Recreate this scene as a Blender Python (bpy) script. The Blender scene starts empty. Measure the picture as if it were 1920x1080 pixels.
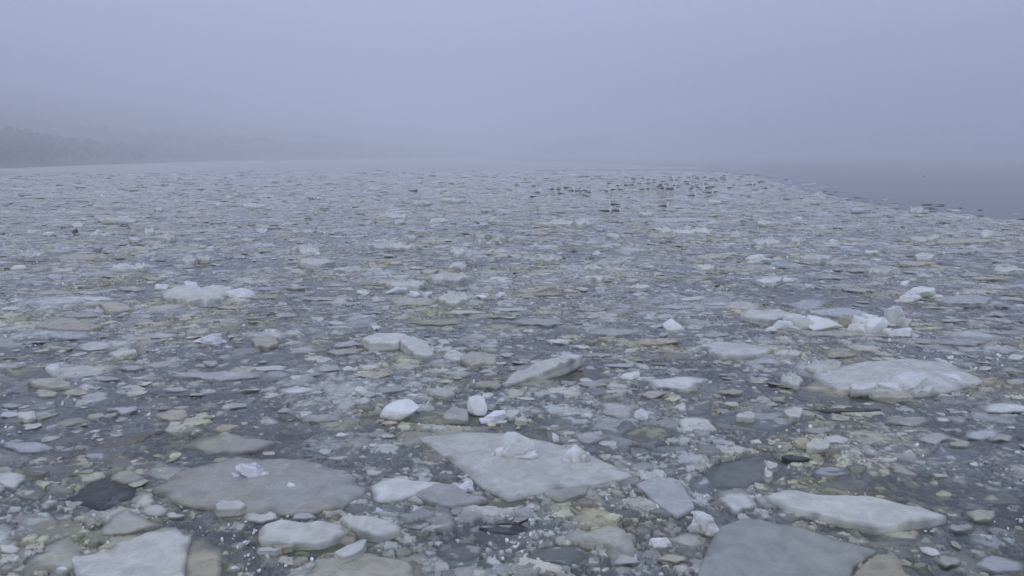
import bpy, math, random
import numpy as np
from mathutils import Vector, Matrix

S = bpy.context.scene
C = S.collection
R = math.radians

# ------------------------------------------------------------------ camera
CAM_H, PITCH, FPX = 3.0, 9.5, 1500.0            # eye height (m), degrees down, focal length in 1920-px units
cd = bpy.data.cameras.new('camera')
cam = bpy.data.objects.new('camera', cd)
C.objects.link(cam)
cam.location = (0, 0, CAM_H)
cam.rotation_euler = (R(90 - PITCH), 0, 0)
cd.sensor_width = 36.0
cd.lens = FPX / 1920.0 * 36.0
cd.clip_start = 0.1
cd.clip_end = 4000
S.camera = cam

# ------------------------------------------------------------------ sky, sun, exposure
SUN_EL, SUN_AZ = 50.0, 205.0                     # azimuth measured from +Y towards +X
w = bpy.data.worlds.new('World')
S.world = w
w.use_nodes = True
nt = w.node_tree
nt.nodes.clear()
sky = nt.nodes.new('ShaderNodeTexSky')
sky.sky_type = 'NISHITA'
sky.sun_disc = False
sky.sun_elevation = R(SUN_EL)
sky.sun_rotation = R(SUN_AZ)
sky.air_density = 1.0
sky.dust_density = 1.5
sky.ozone_density = 2.0
mixc = nt.nodes.new('ShaderNodeMix')
mixc.data_type = 'RGBA'
mixc.inputs[0].default_value = 0.75            # overcast: cloud deck mostly hides the blue
mixc.inputs[7].default_value = (4.5, 5.05, 7.6, 1)
bg = nt.nodes.new('ShaderNodeBackground')
bg.inputs[1].default_value = 0.15
wo = nt.nodes.new('ShaderNodeOutputWorld')
nt.links.new(sky.outputs[0], mixc.inputs[6])
nt.links.new(mixc.outputs[2], bg.inputs[0])
nt.links.new(bg.outputs[0], wo.inputs[0])

sl = bpy.data.lights.new('sun', 'SUN')
sl.energy = 0.5
sl.angle = R(40)
sl.color = (1.0, 0.96, 0.9)
sun = bpy.data.objects.new('sun', sl)
C.objects.link(sun)
sd = Vector((math.sin(R(SUN_AZ)) * math.cos(R(SUN_EL)), math.cos(R(SUN_AZ)) * math.cos(R(SUN_EL)), math.sin(R(SUN_EL))))
sun.rotation_euler = sd.to_track_quat('Z', 'Y').to_euler()

S.view_settings.view_transform = 'Standard'
S.view_settings.look = 'None'
S.view_settings.gamma = 1
S.view_settings.exposure = -0.12
cy = S.cycles
cy.max_bounces = 10
cy.volume_bounces = 7
cy.diffuse_bounces = 3
cy.transparent_max_bounces = 12
cy.caustics_reflective = False
cy.caustics_refractive = False

FOG = 0.0045

# ------------------------------------------------------------------ helpers
cp, sp = math.cos(R(PITCH)), math.sin(R(PITCH))


def gp(px, py, z=0.0):
    """photo pixel -> point on the horizontal plane at height z"""
    xc, yc = (px - 960) / FPX, (540 - py) / FPX
    d = (xc, cp + yc * sp, yc * cp - sp)
    t = (z - CAM_H) / d[2]
    return d[0] * t, d[1] * t


def to_px(x, y, z=0.0):
    dz = z - CAM_H
    depth = y * cp - dz * sp
    up = y * sp + dz * cp
    return 960 + FPX * x / depth, 540 - FPX * up / depth


def rng_at(px, py):
    x, y = gp(px, py)
    return math.sqrt(x * x + y * y + CAM_H ** 2)


def hsh(ix, iy, s):
    n = (ix.astype(np.int64) * 374761393 + iy.astype(np.int64) * 668265263 + s * 974634777) & 0xffffffff
    n = ((n ^ (n >> 13)) * 1274126177) & 0xffffffff
    return (((n ^ (n >> 16)) & 0xffff) / 65535.0).astype(np.float32)


def vn(x, y, s):
    """value noise, -1..1"""
    ix, iy = np.floor(x), np.floor(y)
    fx, fy = x - ix, y - iy
    fx = fx * fx * (3 - 2 * fx)
    fy = fy * fy * (3 - 2 * fy)
    a, b = hsh(ix, iy, s), hsh(ix + 1, iy, s)
    c, d = hsh(ix, iy + 1, s), hsh(ix + 1, iy + 1, s)
    return ((a + (b - a) * fx) * (1 - fy) + (c + (d - c) * fx) * fy) * 2 - 1


def fbm(x, y, s, o=4, gain=0.5):
    t, a = 0, 1.0
    for i in range(o):
        t = t + a * vn(x * 2 ** i + 17.3 * i, y * 2 ** i - 9.1 * i, s + i)
        a *= gain
    return t


def raw_mesh(name, co, faces_list, mat, parent=None, smooth=True, color=None, thin=None):
    """co (n,3); faces_list: list of int arrays (m,k), one array per face size"""
    me = bpy.data.meshes.new(name)
    me.vertices.add(len(co))
    me.vertices.foreach_set('co', np.ascontiguousarray(co, dtype=np.float32).ravel())
    nl = sum(f.size for f in faces_list)
    npoly = sum(len(f) for f in faces_list)
    me.loops.add(nl)
    me.loops.foreach_set('vertex_index', np.concatenate([f.ravel() for f in faces_list]).astype(np.int32))
    me.polygons.add(npoly)
    tot = np.concatenate([np.full(len(f), f.shape[1]) for f in faces_list])
    st = np.concatenate([[0], np.cumsum(tot)[:-1]]).astype(np.int32)
    me.polygons.foreach_set('loop_start', st)
    me.update(calc_edges=True)
    me.polygons.foreach_set('use_smooth', np.full(npoly, smooth))
    if color is not None:
        a = me.attributes.new('tone', 'FLOAT_COLOR', 'POINT')
        cc = np.ones((len(co), 4), dtype=np.float32)
        cc[:, :color.shape[1]] = color
        a.data.foreach_set('color', cc.ravel())
    if thin is not None:
        a = me.attributes.new('thin', 'FLOAT', 'POINT')
        a.data.foreach_set('value', np.ascontiguousarray(thin, dtype=np.float32))
    me.update()
    me.materials.append(mat)
    o = bpy.data.objects.new(name, me)
    C.objects.link(o)
    if parent:
        o.parent = parent
    return o


def tag(o, label=None, cat=None, group=None, kind=None):
    if label: o['label'] = label
    if cat: o['category'] = cat
    if group: o['group'] = group
    if kind: o['kind'] = kind
    return o


# ------------------------------------------------------------------ materials
def new_mat(name):
    m = bpy.data.materials.new(name)
    m.use_nodes = True
    m.node_tree.nodes.clear()
    return m, m.node_tree


def N(t, kind, **kw):
    n = t.nodes.new(kind)
    for k, v in kw.items():
        setattr(n, k, v)
    return n


def ice_mat(name, base, stain=(0.45, 0.41, 0.22), stain_amt=0.15, rough=0.35, bump=0.5, sss=0.0, trans=0.0,
            tone=False, fine=38.0, spec=0.5, var=0.22):
    m, t = new_mat(name)
    L = t.links.new
    out = N(t, 'ShaderNodeOutputMaterial')
    b = N(t, 'ShaderNodeBsdfPrincipled')
    tb = N(t, 'ShaderNodeBsdfTransparent')
    tm = N(t, 'ShaderNodeMixShader')
    ta = N(t, 'ShaderNodeAttribute'); ta.attribute_name = 'thin'
    L(b.outputs[0], tm.inputs[1]); L(tb.outputs[0], tm.inputs[2]); L(tm.outputs[0], out.inputs[0])
    geo = N(t, 'ShaderNodeNewGeometry')
    src = geo.outputs['Position']
    n1 = N(t, 'ShaderNodeTexNoise'); n1.inputs['Scale'].default_value = 5.0; n1.inputs['Detail'].default_value = 7; n1.inputs['Roughness'].default_value = 0.62
    n1.inputs['Distortion'].default_value = 0.6
    L(src, n1.inputs['Vector'])
    # rim thinned by melt: see-through where the ice is only a film, broken up by the same noise
    tq = N(t, 'ShaderNodeMath', operation='MULTIPLY_ADD'); L(n1.outputs[0], tq.inputs[0]); tq.inputs[1].default_value = 1.1; tq.inputs[2].default_value = -0.55
    tz_ = N(t, 'ShaderNodeMath', operation='MULTIPLY_ADD'); L(tq.outputs[0], tz_.inputs[0]); L(ta.outputs['Fac'], tz_.inputs[1]); L(ta.outputs['Fac'], tz_.inputs[2])
    tz_.use_clamp = True
    L(tz_.outputs[0], tm.inputs[0])
    r1 = N(t, 'ShaderNodeMapRange'); r1.inputs[1].default_value = 0.3; r1.inputs[2].default_value = 0.7
    r1.inputs[3].default_value = 1 - var; r1.inputs[4].default_value = 1 + var * 0.6
    L(n1.outputs[0], r1.inputs[0])
    n2 = N(t, 'ShaderNodeTexNoise'); n2.inputs['Scale'].default_value = 0.45; n2.inputs['Detail'].default_value = 5; n2.inputs['Roughness'].default_value = 0.6
    L(src, n2.inputs['Vector'])
    r2 = N(t, 'ShaderNodeMapRange'); r2.inputs[1].default_value = 0.47; r2.inputs[2].default_value = 0.66
    r2.inputs[3].default_value = 0.0; r2.inputs[4].default_value = stain_amt
    L(n2.outputs[0], r2.inputs[0])
    mx = N(t, 'ShaderNodeMix', data_type='RGBA')
    mx.inputs[6].default_value = (*base, 1)
    mx.inputs[7].default_value = (*stain, 1)
    L(r2.outputs[0], mx.inputs[0])
    col = mx.outputs[2]
    if tone:
        at = N(t, 'ShaderNodeAttribute'); at.attribute_name = 'tone'
        mt = N(t, 'ShaderNodeMix', data_type='RGBA', blend_type='MULTIPLY'); mt.inputs[0].default_value = 1
        L(col, mt.inputs[6]); L(at.outputs['Color'], mt.inputs[7])
        col = mt.outputs[2]
    else:
        oi = N(t, 'ShaderNodeObjectInfo')
        rr = N(t, 'ShaderNodeMapRange'); rr.inputs[3].default_value = 0.86; rr.inputs[4].default_value = 1.1
        L(oi.outputs['Random'], rr.inputs[0])
        ml = N(t, 'ShaderNodeMath', operation='MULTIPLY')
        L(rr.outputs[0], ml.inputs[0]); L(r1.outputs[0], ml.inputs[1])
        r1 = ml
    sc = N(t, 'ShaderNodeVectorMath', operation='SCALE')
    L(col, sc.inputs[0]); L(r1.outputs[0], sc.inputs['Scale'])
    L(sc.outputs[0], b.inputs['Base Color'])
    n3 = N(t, 'ShaderNodeTexNoise'); n3.inputs['Scale'].default_value = fine; n3.inputs['Detail'].default_value = 5; n3.inputs['Roughness'].default_value = 0.6
    L(src, n3.inputs['Vector'])
    ad = N(t, 'ShaderNodeMath', operation='MULTIPLY_ADD')
    L(n1.outputs[0], ad.inputs[0]); ad.inputs[1].default_value = 2.5; L(n3.outputs[0], ad.inputs[2])
    bp = N(t, 'ShaderNodeBump'); bp.inputs['Strength'].default_value = bump; bp.inputs['Distance'].default_value = 0.01
    L(ad.outputs[0], bp.inputs['Height'])
    L(bp.outputs[0], b.inputs['Normal'])
    r3 = N(t, 'ShaderNodeMapRange'); r3.inputs[1].default_value = 0.3; r3.inputs[2].default_value = 0.7
    r3.inputs[3].default_value = rough * 0.6; r3.inputs[4].default_value = min(1, rough * 1.5)
    L(n1.outputs[0], r3.inputs[0]); L(r3.outputs[0], b.inputs['Roughness'])
    b.inputs['IOR'].default_value = 1.31
    b.inputs['Specular IOR Level'].default_value = spec
    if sss:
        b.inputs['Subsurface Weight'].default_value = sss
        b.inputs['Subsurface Radius'].default_value = (0.07, 0.09, 0.11)
        b.inputs['Subsurface Scale'].default_value = 1.0
    if trans:
        b.inputs['Transmission Weight'].default_value = trans
    return m


M = dict(
    white=ice_mat('white_ice', (0.71, 0.715, 0.625), stain=(0.50, 0.475, 0.31), stain_amt=0.45, rough=0.4, sss=0.5, bump=0.8, var=.26),
    snow=ice_mat('snow_ice', (0.86, 0.88, 0.80), stain_amt=0.1, rough=0.45, sss=0.5, bump=0.8, var=.18),
    pale=ice_mat('pale_ice', (0.64, 0.645, 0.565), stain=(0.5, 0.47, 0.32), stain_amt=0.35, rough=0.25, sss=0.3, bump=0.5, var=.26),
    grey=ice_mat('grey_ice', (0.47, 0.47, 0.405), stain_amt=0.65, rough=0.22, bump=0.5, var=.28),
    blue=ice_mat('blue_ice', (0.50, 0.505, 0.47), stain_amt=0.1, rough=0.25, bump=0.35, sss=0.3),
    tan=ice_mat('tan_ice', (0.52, 0.50, 0.375), stain=(0.45, 0.39, 0.22), stain_amt=0.7, rough=0.3, bump=0.6, var=.3),
    olive=ice_mat('olive_ice', (0.38, 0.375, 0.22), stain=(0.32, 0.29, 0.12), stain_amt=0.8, rough=0.2, bump=0.5, var=.4),
    slate=ice_mat('slate_ice', (0.37, 0.39, 0.335), stain_amt=0.3, rough=0.13, bump=0.22, var=.22),
    dark=ice_mat('dark_ice', (0.035, 0.035, 0.032), stain_amt=0.1, rough=0.10, bump=1.0, fine=14),
    clear=ice_mat('clear_ice', (0.95, 0.96, 0.95), stain_amt=0.0, rough=0.08, bump=1.0, trans=0.0, sss=.3, fine=45, var=.35, spec=1.0),
    brash=ice_mat('brash', (0.58, 0.585, 0.50), stain=(0.53, 0.48, 0.22), stain_amt=0.85, rough=0.15, bump=0.7, tone=True, fine=45, var=.34),
    crumbs=ice_mat('crumb_ice', (0.85, 0.85, 0.82), stain_amt=0.1, rough=0.12, bump=0.3, tone=True),
    sheet=ice_mat('sheet_ice', (0.46, 0.46, 0.42), stain_amt=0.1, rough=0.5, bump=0.3),
)


def plain(name, col, rough=0.6):
    m, t = new_mat(name)
    out = N(t, 'ShaderNodeOutputMaterial'); b = N(t, 'ShaderNodeBsdfPrincipled')
    t.links.new(b.outputs[0], out.inputs[0])
    g = N(t, 'ShaderNodeTexCoord'); n = N(t, 'ShaderNodeTexNoise'); n.inputs['Scale'].default_value = 9
    t.links.new(g.outputs['Object'], n.inputs['Vector'])
    mx = N(t, 'ShaderNodeMix', data_type='RGBA')
    mx.inputs[6].default_value = (*[c * 0.8 for c in col], 1); mx.inputs[7].default_value = (*[min(1, c * 1.2) for c in col], 1)
    t.links.new(n.outputs[0], mx.inputs[0]); t.links.new(mx.outputs[2], b.inputs['Base Color'])
    b.inputs['Roughness'].default_value = rough
    return m


def water_mat():
    m, t = new_mat('lake_water')
    L = t.links.new
    out = N(t, 'ShaderNodeOutputMaterial')
    tr = N(t, 'ShaderNodeBsdfTransparent')
    gl = N(t, 'ShaderNodeBsdfGlossy'); gl.inputs['Roughness'].default_value = 0.02
    fr = N(t, 'ShaderNodeFresnel'); fr.inputs['IOR'].default_value = 1.42
    mx = N(t, 'ShaderNodeMixShader')
    geo = N(t, 'ShaderNodeNewGeometry')
    mp = N(t, 'ShaderNodeVectorMath', operation='MULTIPLY'); mp.inputs[1].default_value = (1, 1.6, 1)
    L(geo.outputs['Position'], mp.inputs[0])
    n = N(t, 'ShaderNodeTexNoise'); n.inputs['Scale'].default_value = 11; n.inputs['Detail'].default_value = 4
    L(mp.outputs[0], n.inputs['Vector'])
    bp = N(t, 'ShaderNodeBump'); bp.inputs['Strength'].default_value = 0.16; bp.inputs['Distance'].default_value = 0.010
    ln = N(t, 'ShaderNodeVectorMath', operation='LENGTH'); L(geo.outputs['Position'], ln.inputs[0])
    mr = N(t, 'ShaderNodeMapRange'); mr.inputs[1].default_value = 6; mr.inputs[2].default_value = 35; mr.inputs[3].default_value = .5; mr.inputs[4].default_value = .008
    L(ln.outputs['Value'], mr.inputs[0]); L(mr.outputs[0], bp.inputs['Strength'])
    L(n.outputs[0], bp.inputs['Height'])
    L(bp.outputs[0], gl.inputs['Normal']); L(bp.outputs[0], fr.inputs['Normal'])
    df = N(t, 'ShaderNodeBsdfDiffuse'); df.inputs['Color'].default_value = (0.30, 0.34, 0.29, 1)     # grease ice skim; pale diffuse also stands in for reflected fog on open water
    md = N(t, 'ShaderNodeMixShader')
    gn = N(t, 'ShaderNodeTexNoise'); gn.inputs['Scale'].default_value = 1.3; gn.inputs['Detail'].default_value = 6; L(geo.outputs['Position'], gn.inputs['Vector'])
    gr = N(t, 'ShaderNodeMapRange'); gr.inputs[1].default_value = .42; gr.inputs[2].default_value = .68; gr.inputs[3].default_value = .06; gr.inputs[4].default_value = .34
    L(gn.outputs[0], gr.inputs[0]); L(gr.outputs[0], md.inputs[0])
    L(tr.outputs[0], md.inputs[1]); L(df.outputs[0], md.inputs[2])
    L(fr.outputs[0], mx.inputs[0]); L(md.outputs[0], mx.inputs[1]); L(gl.outputs[0], mx.inputs[2])
    L(mx.outputs[0], out.inputs['Surface'])
    va = N(t, 'ShaderNodeVolumeAbsorption'); va.inputs['Color'].default_value = (0.22, 0.34, 0.30, 1); va.inputs['Density'].default_value = 11
    L(va.outputs[0], out.inputs['Volume'])
    return m


def box(name, x0, x1, y0, y1, z0, z1, mat):
    co = np.array([(x, y, z) for z in (z0, z1) for y in (y0, y1) for x in (x0, x1)], dtype=np.float32)
    f = np.array([(0, 2, 3, 1), (4, 5, 7, 6), (0, 1, 5, 4), (2, 6, 7, 3), (0, 4, 6, 2), (1, 3, 7, 5)])
    return raw_mesh(name, co, [f], mat, smooth=False)


# ------------------------------------------------------------------ water and lake bed
wm = water_mat()
tag(box('water', -690, 690, -140, 890, -1.6, 0.0, wm), kind='structure')
tag(box('lake_bed', -690, 690, -140, 890, -2.4, -1.7, plain('silt', (0.06, 0.06, 0.05), 0.9)), kind='structure')

# edge of the broken ice, photo pixels -> on the water plane
EDGE = [(-900, 320), (640, 320), (1000, 320), (1347, 322), (1427, 333), (1487, 352), (1513, 360), (1567, 370),
        (1633, 383), (1763, 399), (1913, 414), (2400, 470), (3200, 560)]
EX = np.array([e[0] for e in EDGE], dtype=float); EY = np.array([e[1] for e in EDGE], dtype=float)
EG = [gp(a, b) for a, b in EDGE]


def in_field(x, y, wob=True):
    """1 inside the broken ice, 0 on open water"""
    dep = y * cp + CAM_H * sp
    px = 960 + FPX * x / dep
    py = 540 - FPX * (y * sp - CAM_H * cp) / dep
    e = np.interp(px, EX, EY)
    # wobble in world metres along the edge
    wb = fbm(x * 0.25, y * 0.25, 77, 3) + 0.9 * fbm(x * 1.5, y * 1.5, 79, 2) if wob else 0
    dist = np.sqrt(x * x + y * y)
    tol = FPX * CAM_H / np.maximum(dist, 1) ** 2         # px per metre towards the eye
    return (py - e) / tol + wb * 1.6 > 0


# ------------------------------------------------------------------ individual floes and chunks
rnd = random.Random(7)
FL = []     # dicts of placed floes: centre, radius, outline


def resample(pts, n, jit, rg):
    p = np.array(pts, dtype=float)
    q = np.vstack([p, p[:1]])
    seg = np.sqrt(((q[1:] - q[:-1]) ** 2).sum(1))
    cum = np.concatenate([[0], np.cumsum(seg)])
    tt = np.linspace(0, cum[-1], n, endpoint=False)
    o = np.stack([np.interp(tt, cum, q[:, 0]), np.interp(tt, cum, q[:, 1])], 1)
    for _ in range(1):                                    # soften the corners
        o = 0.5 * o + 0.25 * (np.roll(o, 1, 0) + np.roll(o, -1, 0))
    size = cum[-1] / 6.28
    c = o.mean(0)
    ph = rg.uniform(0, 1000)
    k = np.arange(n)
    a = k / n * 2 * np.pi
    nz = vn(np.cos(a) * 2.2 + ph, np.sin(a) * 2.2 + ph, 3) * 0.5 + vn(np.cos(a) * 6 + ph, np.sin(a) * 6, 5) * 0.3 + vn(np.cos(a) * 17 + ph, np.sin(a) * 17, 6) * 0.22
    d = o - c
    return o + d * (jit * nz)[:, None], c, size


def slab_mesh(name, outline, z, th, mat, seed, tilt=(0, 0), jit=0.10, rough=0.006, dome=0.0, n=None, ridge=0.0):
    rg = random.Random(seed)
    per = sum(math.dist(outline[i], outline[i - 1]) for i in range(len(outline)))
    if n is None:
        n = int(max(28, min(150, per / 0.035)))
    o, c, size = resample(outline, n, jit, rg)
    d = o - c
    ringf = [0.12, 0.28, 0.44, 0.58, 0.70, 0.80, 0.88, 0.94, 0.98, 1.0]
    er = min(0.2 * th, 0.014)
    co = [(c[0], c[1], 0)]
    V = []
    for f in ringf:
        V.append(np.column_stack([c + d * f, np.zeros(n)]))
    V = np.array(V)                                        # rings, n, 3
    x, y = V[:, :, 0], V[:, :, 1]
    s = rg.uniform(0, 500)
    sc_ = 1 / max(0.12, size * 0.5)
    h = fbm(x * sc_ + s, y * sc_ - s, 11, 3) * rough * 1.6 + fbm(x * 9 + s, y * 9, 19, 3) * rough
    fr_ = np.array(ringf)[:, None]
    if ridge:
        h = h + ridge * np.clip(fbm(x * sc_ * 1.3 - s, y * sc_ * 1.3 + s, 23, 2) + .1, 0, 1) * (0.45 + 0.8 * np.abs(fbm(x * sc_ * 4, y * sc_ * 4, 29, 3)))
    h = h - er * np.clip((fr_ - 0.90) / 0.10, 0, 1) ** 2.2 + dome * (1 - fr_ ** 2)
    V[:, :, 2] = h
    sides = []
    jn = 0.6 + 0.5 * vn(np.cos(np.arange(n) / n * 6.283) * 5 + s, np.sin(np.arange(n) / n * 6.283) * 5, 4)
    un = d / np.maximum(np.sqrt((d ** 2).sum(1)), 1e-6)[:, None]
    # low floes flare out under the water; proud ones have a broken face and a small foot
    prof = ((.012, .010), (.035, .026), (.07, .055), (.03, th + .04)) if z < .03 else ((.004, th * .3), (.006, th * .55), (.03, max(th * .8, z + .012)), (.0, th + .04))
    if size < .35: prof = tuple((a_ * size / .35, b_) for a_, b_ in prof)
    for off_, dz in prof:
        sides.append(np.column_stack([c + d + un * (off_ * jn)[:, None], np.full(n, -er - dz) + vn(np.arange(n) * .35 + s, np.full(n, dz * 50), 7) * .006]))
    allr = np.concatenate([V.reshape(-1, 3), np.concatenate(sides)])
    allr = np.concatenate([[[c[0], c[1], h[0].mean()]], allr])
    allr[:, 2] += z + tilt[0] * (allr[:, 0] - c[0]) + tilt[1] * (allr[:, 1] - c[1])
    nr = len(ringf) + 4
    k = np.arange(n); k2 = (k + 1) % n
    tri = np.stack([np.zeros(n, int), 1 + k, 1 + k2], 1)
    quads = np.concatenate([np.stack([1 + r * n + k, 1 + (r + 1) * n + k, 1 + (r + 1) * n + k2, 1 + r * n + k2], 1) for r in range(nr - 1)])
    bot = (1 + (nr - 1) * n + k)[::-1].reshape(1, -1)
    allr[:, 0] -= c[0]; allr[:, 1] -= c[1]
    soft = z < .03
    tf = np.concatenate([[0], np.repeat(np.array(ringf), n), np.repeat([1.05, 1.1, 1.2, 1.3] if soft else [.97, .85, .85, .85], n)])
    nz_ = 0.12 * fbm(allr[:, 0] * 7 + s, allr[:, 1] * 7, 55, 2)
    thin = np.clip((tf + nz_ - .66) / .42, 0, 1) * .92 if soft else np.clip((tf + nz_ - .90) / .2, 0, 1) * .55
    if mat.name == 'dark_ice': thin = thin * .3
    thin = np.concatenate([thin])
    ob = raw_mesh(name, allr, [tri, quads, bot], mat, thin=thin)
    ob.location = (c[0], c[1], 0)
    FL.append(dict(c=c, o=o, r=float(np.sqrt((d ** 2).sum(1)).max()), z=z))
    return ob


def ico(sub=4):
    import bmesh
    bm = bmesh.new()
    bmesh.ops.create_icosphere(bm, subdivisions=sub, radius=1)
    v = np.array([p.co[:] for p in bm.verts]); f = np.array([[q.index for q in p.verts] for p in bm.faces])
    bm.free()
    return v, f


ICO4, ICO3 = ico(5), ico(4)


def lobe(rs, seed, v, round_, w_, d_, h_):
    nk = rs.randint(8, 14) if round_ else rs.randint(15, 24)
    nrm = rs.normal(size=(nk, 3)); nrm[:, 2] *= 0.8
    nrm /= np.linalg.norm(nrm, axis=1)[:, None]
    hk = rs.uniform(0.55, 0.98, nk)
    tl = rs.uniform(-.35, .35, 2)
    tn = np.array([tl[0], tl[1], 1]); tn /= np.linalg.norm(tn)
    nrm = np.vstack([nrm, [tn], [[0, 0, -1]]]); hk = np.concatenate([hk, [rs.uniform(.6, .9), 0.6]])
    rk = np.minimum(hk / np.maximum(v @ nrm.T, 0.12), 3)
    p = 40.0 if not round_ else 12.0
    q = v * ((rk ** -p).sum(1) ** (-1 / p))[:, None]
    s = seed * 1.7
    nz = vn(q[:, 0] * 2.2 + s, q[:, 1] * 2.2 + q[:, 2] * 1.7, 8) * 0.09 + vn(q[:, 0] * 6 + s, q[:, 1] * 6 + q[:, 2] * 6, 9) * 0.035 + vn(q[:, 0] * 15 + s, q[:, 1] * 15 + q[:, 2] * 14, 10) * 0.012
    q = q * (1 + nz * (.6 if round_ else 1.0))[:, None]
    q /= np.abs(q).max(0)
    tp = 1 - 0.18 * np.clip(q[:, 2] * .5 + .5, 0, 1) * rs.uniform(.3, 1.5)
    sh_ = rs.uniform(-.35, .35, 2)
    q[:, 0] = q[:, 0] * tp + sh_[0] * q[:, 2]; q[:, 1] = q[:, 1] * tp + sh_[1] * q[:, 2]
    q[:, :2] /= np.abs(q[:, :2]).max(0)
    q = q * np.array([w_ / 2, d_ / 2, h_ * 0.62])
    q[:, 2] += h_ * 0.36
    a = rs.uniform(-0.25, 0.25)
    ca, sa = math.cos(a), math.sin(a)
    q[:, :2] = q[:, :2] @ np.array([[ca, sa], [-sa, ca]])
    return q


def chunk_mesh(name, x, y, z, w_, d_, h_, mat, seed, small=False, round_=0.0):
    rs = np.random.RandomState(seed)
    v, f = ICO3 if small else ICO4
    q = lobe(rs, seed, v, round_, w_, d_, h_)
    co, fc = [q], [f]
    if not round_ and not small:                          # broken-off lumps frozen to the main block
        for j in range(rs.randint(2, 4)):
            k = rs.uniform(.35, .62)
            sx = -1 if j % 2 else 1
            l = lobe(rs, seed + j + 3, ICO3[0], 0, w_ * k * 1.2, d_ * k, h_ * k * rs.uniform(.6, 1.2))
            l[:, 0] += sx * w_ * (.5 - .42 * k); l[:, 1] -= d_ * rs.uniform(0, .25)
            fc.append(ICO3[1] + sum(len(c_) for c_ in co)); co.append(l)
    q = np.concatenate(co)
    q[:, 2] += z
    ob = raw_mesh(name, q, [np.concatenate(fc)], mat, smooth=bool(round_))
    ob.location = (x, y, 0)
    return ob


LAND = []        # landmarks (phrase, px, py)
ITEMS = []       # items still to be labelled: (obj, px, py, w, colour word, state word, noun)
CW = dict(white='white', snow='white', pale='pale', grey='pale grey', blue='bluish', tan='tan', olive='olive-stained', slate='slate grey', dark='dark wet', clear='glassy clear')
ZM = dict(p=0.05, f=0.018, s=-0.005, d=-0.02)
SEED = [100]


def zscale(px, py):
    r = rng_at(px, py)
    return max(1.0, min(2.6, r / 14))


def floe(pts, mat='grey', mode='f', th=0.10, label=None, land=None, tilt=(0, 0), jit=0.05, rough=0.006, dome=0.0, z=None, cat='ice floe', ridge=0.0):
    SEED[0] += 1
    cx = sum(p[0] for p in pts) / len(pts); cyy = sum(p[1] for p in pts) / len(pts)
    zz = ZM[mode] * (zscale(cx, cyy) if ZM[mode] > 0 else 1) if z is None else z
    out = [gp(a, b, max(zz, 0)) for a, b in pts]
    ob = slab_mesh('ice_floe', out, zz, th, M[mat], SEED[0], tilt, jit, rough, dome, ridge=ridge)
    tag(ob, label, cat, 'ice floes floating in the broken ice')
    wpx = max(p[0] for p in pts) - min(p[0] for p in pts)
    if land: LAND.append((land, cx, cyy))
    if not label: ITEMS.append((ob, cx, cyy, wpx, CW[mat], 'half-sunken' if mode in 'sd' else '', 'floe'))
    return ob


def el(cx, cyy, w_, h_, mat='grey', mode='f', **kw):
    rg = random.Random(int(cx * 31 + cyy * 7))
    k = rg.randint(5, 9)
    pts = []
    ph = rg.uniform(0, 6.28)
    for i in range(k):
        a = ph + (i + rg.uniform(-0.28, 0.28)) / k * 6.283
        r = rg.uniform(0.72, 1.16)
        pts.append((cx + math.cos(a) * w_ / 2 * r, cyy + math.sin(a) * h_ / 2 * r))
    kw.setdefault('th', 0.06 + 0.05 * rg.random())
    kw.setdefault('jit', 0.17)
    if mode == 'p' and mat == 'white': kw.setdefault('ridge', (0.02 + 0.07 * rg.random()) * zscale(cx, cyy))
    elif mode == 'f': kw.setdefault('ridge', 0.03 * max(0, rg.random() - .4) * zscale(cx, cyy))
    kw.setdefault('tilt', (rg.uniform(-0.02, 0.02), rg.uniform(-0.02, 0.02)))
    return floe(pts, mat, mode, **kw)


def chunk(cx, base, w_, h_, mat='white', label=None, land=None, z=0.0, depth=0.8, round_=0.0):
    SEED[0] += 1
    if mat == 'white': mat = 'snow'
    r = rng_at(cx, base)
    k = r / FPX
    x, y = gp(cx, base, max(z, 0))
    W = w_ * k * (1.1 if 1440 < cx < 1740 and 590 < base < 640 else 1); H = h_ * k * (1.15 if 1440 < cx < 1740 and 590 < base < 640 else .9); D = W * depth
    H = max(0.25 * W, H - D * 0.35 * CAM_H / r)
    ob = chunk_mesh('ice_chunk', x, y + D * 0.45, z - 0.02, W, D, H * 1.15, M[mat], SEED[0], small=w_ < 30, round_=round_)
    tag(ob, label, 'ice chunk', 'raised chunks of ice standing on the broken ice')
    if land: LAND.append((land, cx, base - h_ / 2))
    if not label: ITEMS.append((ob, cx, base - h_ / 2, w_, CW[mat], '', 'chunk'))
    return ob


# --- foreground
floe([(784, 820), (860, 808), (960, 810), (1080, 838), (1190, 890), (1120, 905), (1060, 912), (955, 935), (905, 912), (870, 880), (830, 850)],
     'pale', z=0.03, th=0.12, jit=0.015, rough=0.003, label='large pale diamond-shaped slab carrying small white ice blocks', land='large diamond slab')
chunk(967, 862, 72, 56, 'white', 'jagged white block standing on the middle of the large diamond slab', z=0.03)
chunk(1083, 868, 46, 36, 'white', 'squarish white block on the right half of the large diamond slab', z=0.03)
chunk(1042, 829, 15, 22, 'white', 'tiny upright white shard at the back edge of the diamond slab', z=0.02)
chunk(922, 858, 16, 12, 'white', 'tiny white lump left of the jagged block on the diamond slab', z=0.03)
floe([(285, 915), (350, 880), (440, 856), (560, 858), (660, 880), (676, 920), (640, 952), (540, 962), (430, 955), (340, 942)],
     'grey', z=0.0305, th=0.1, rough=0.0015, jit=.12, label='very large half-sunken grey floe under the glassy ice block', land='very large sunken grey floe')
chunk(466, 899, 62, 34, 'clear', 'glassy clear ice block on the very large sunken grey floe', land='glassy block', z=0.02)
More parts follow.
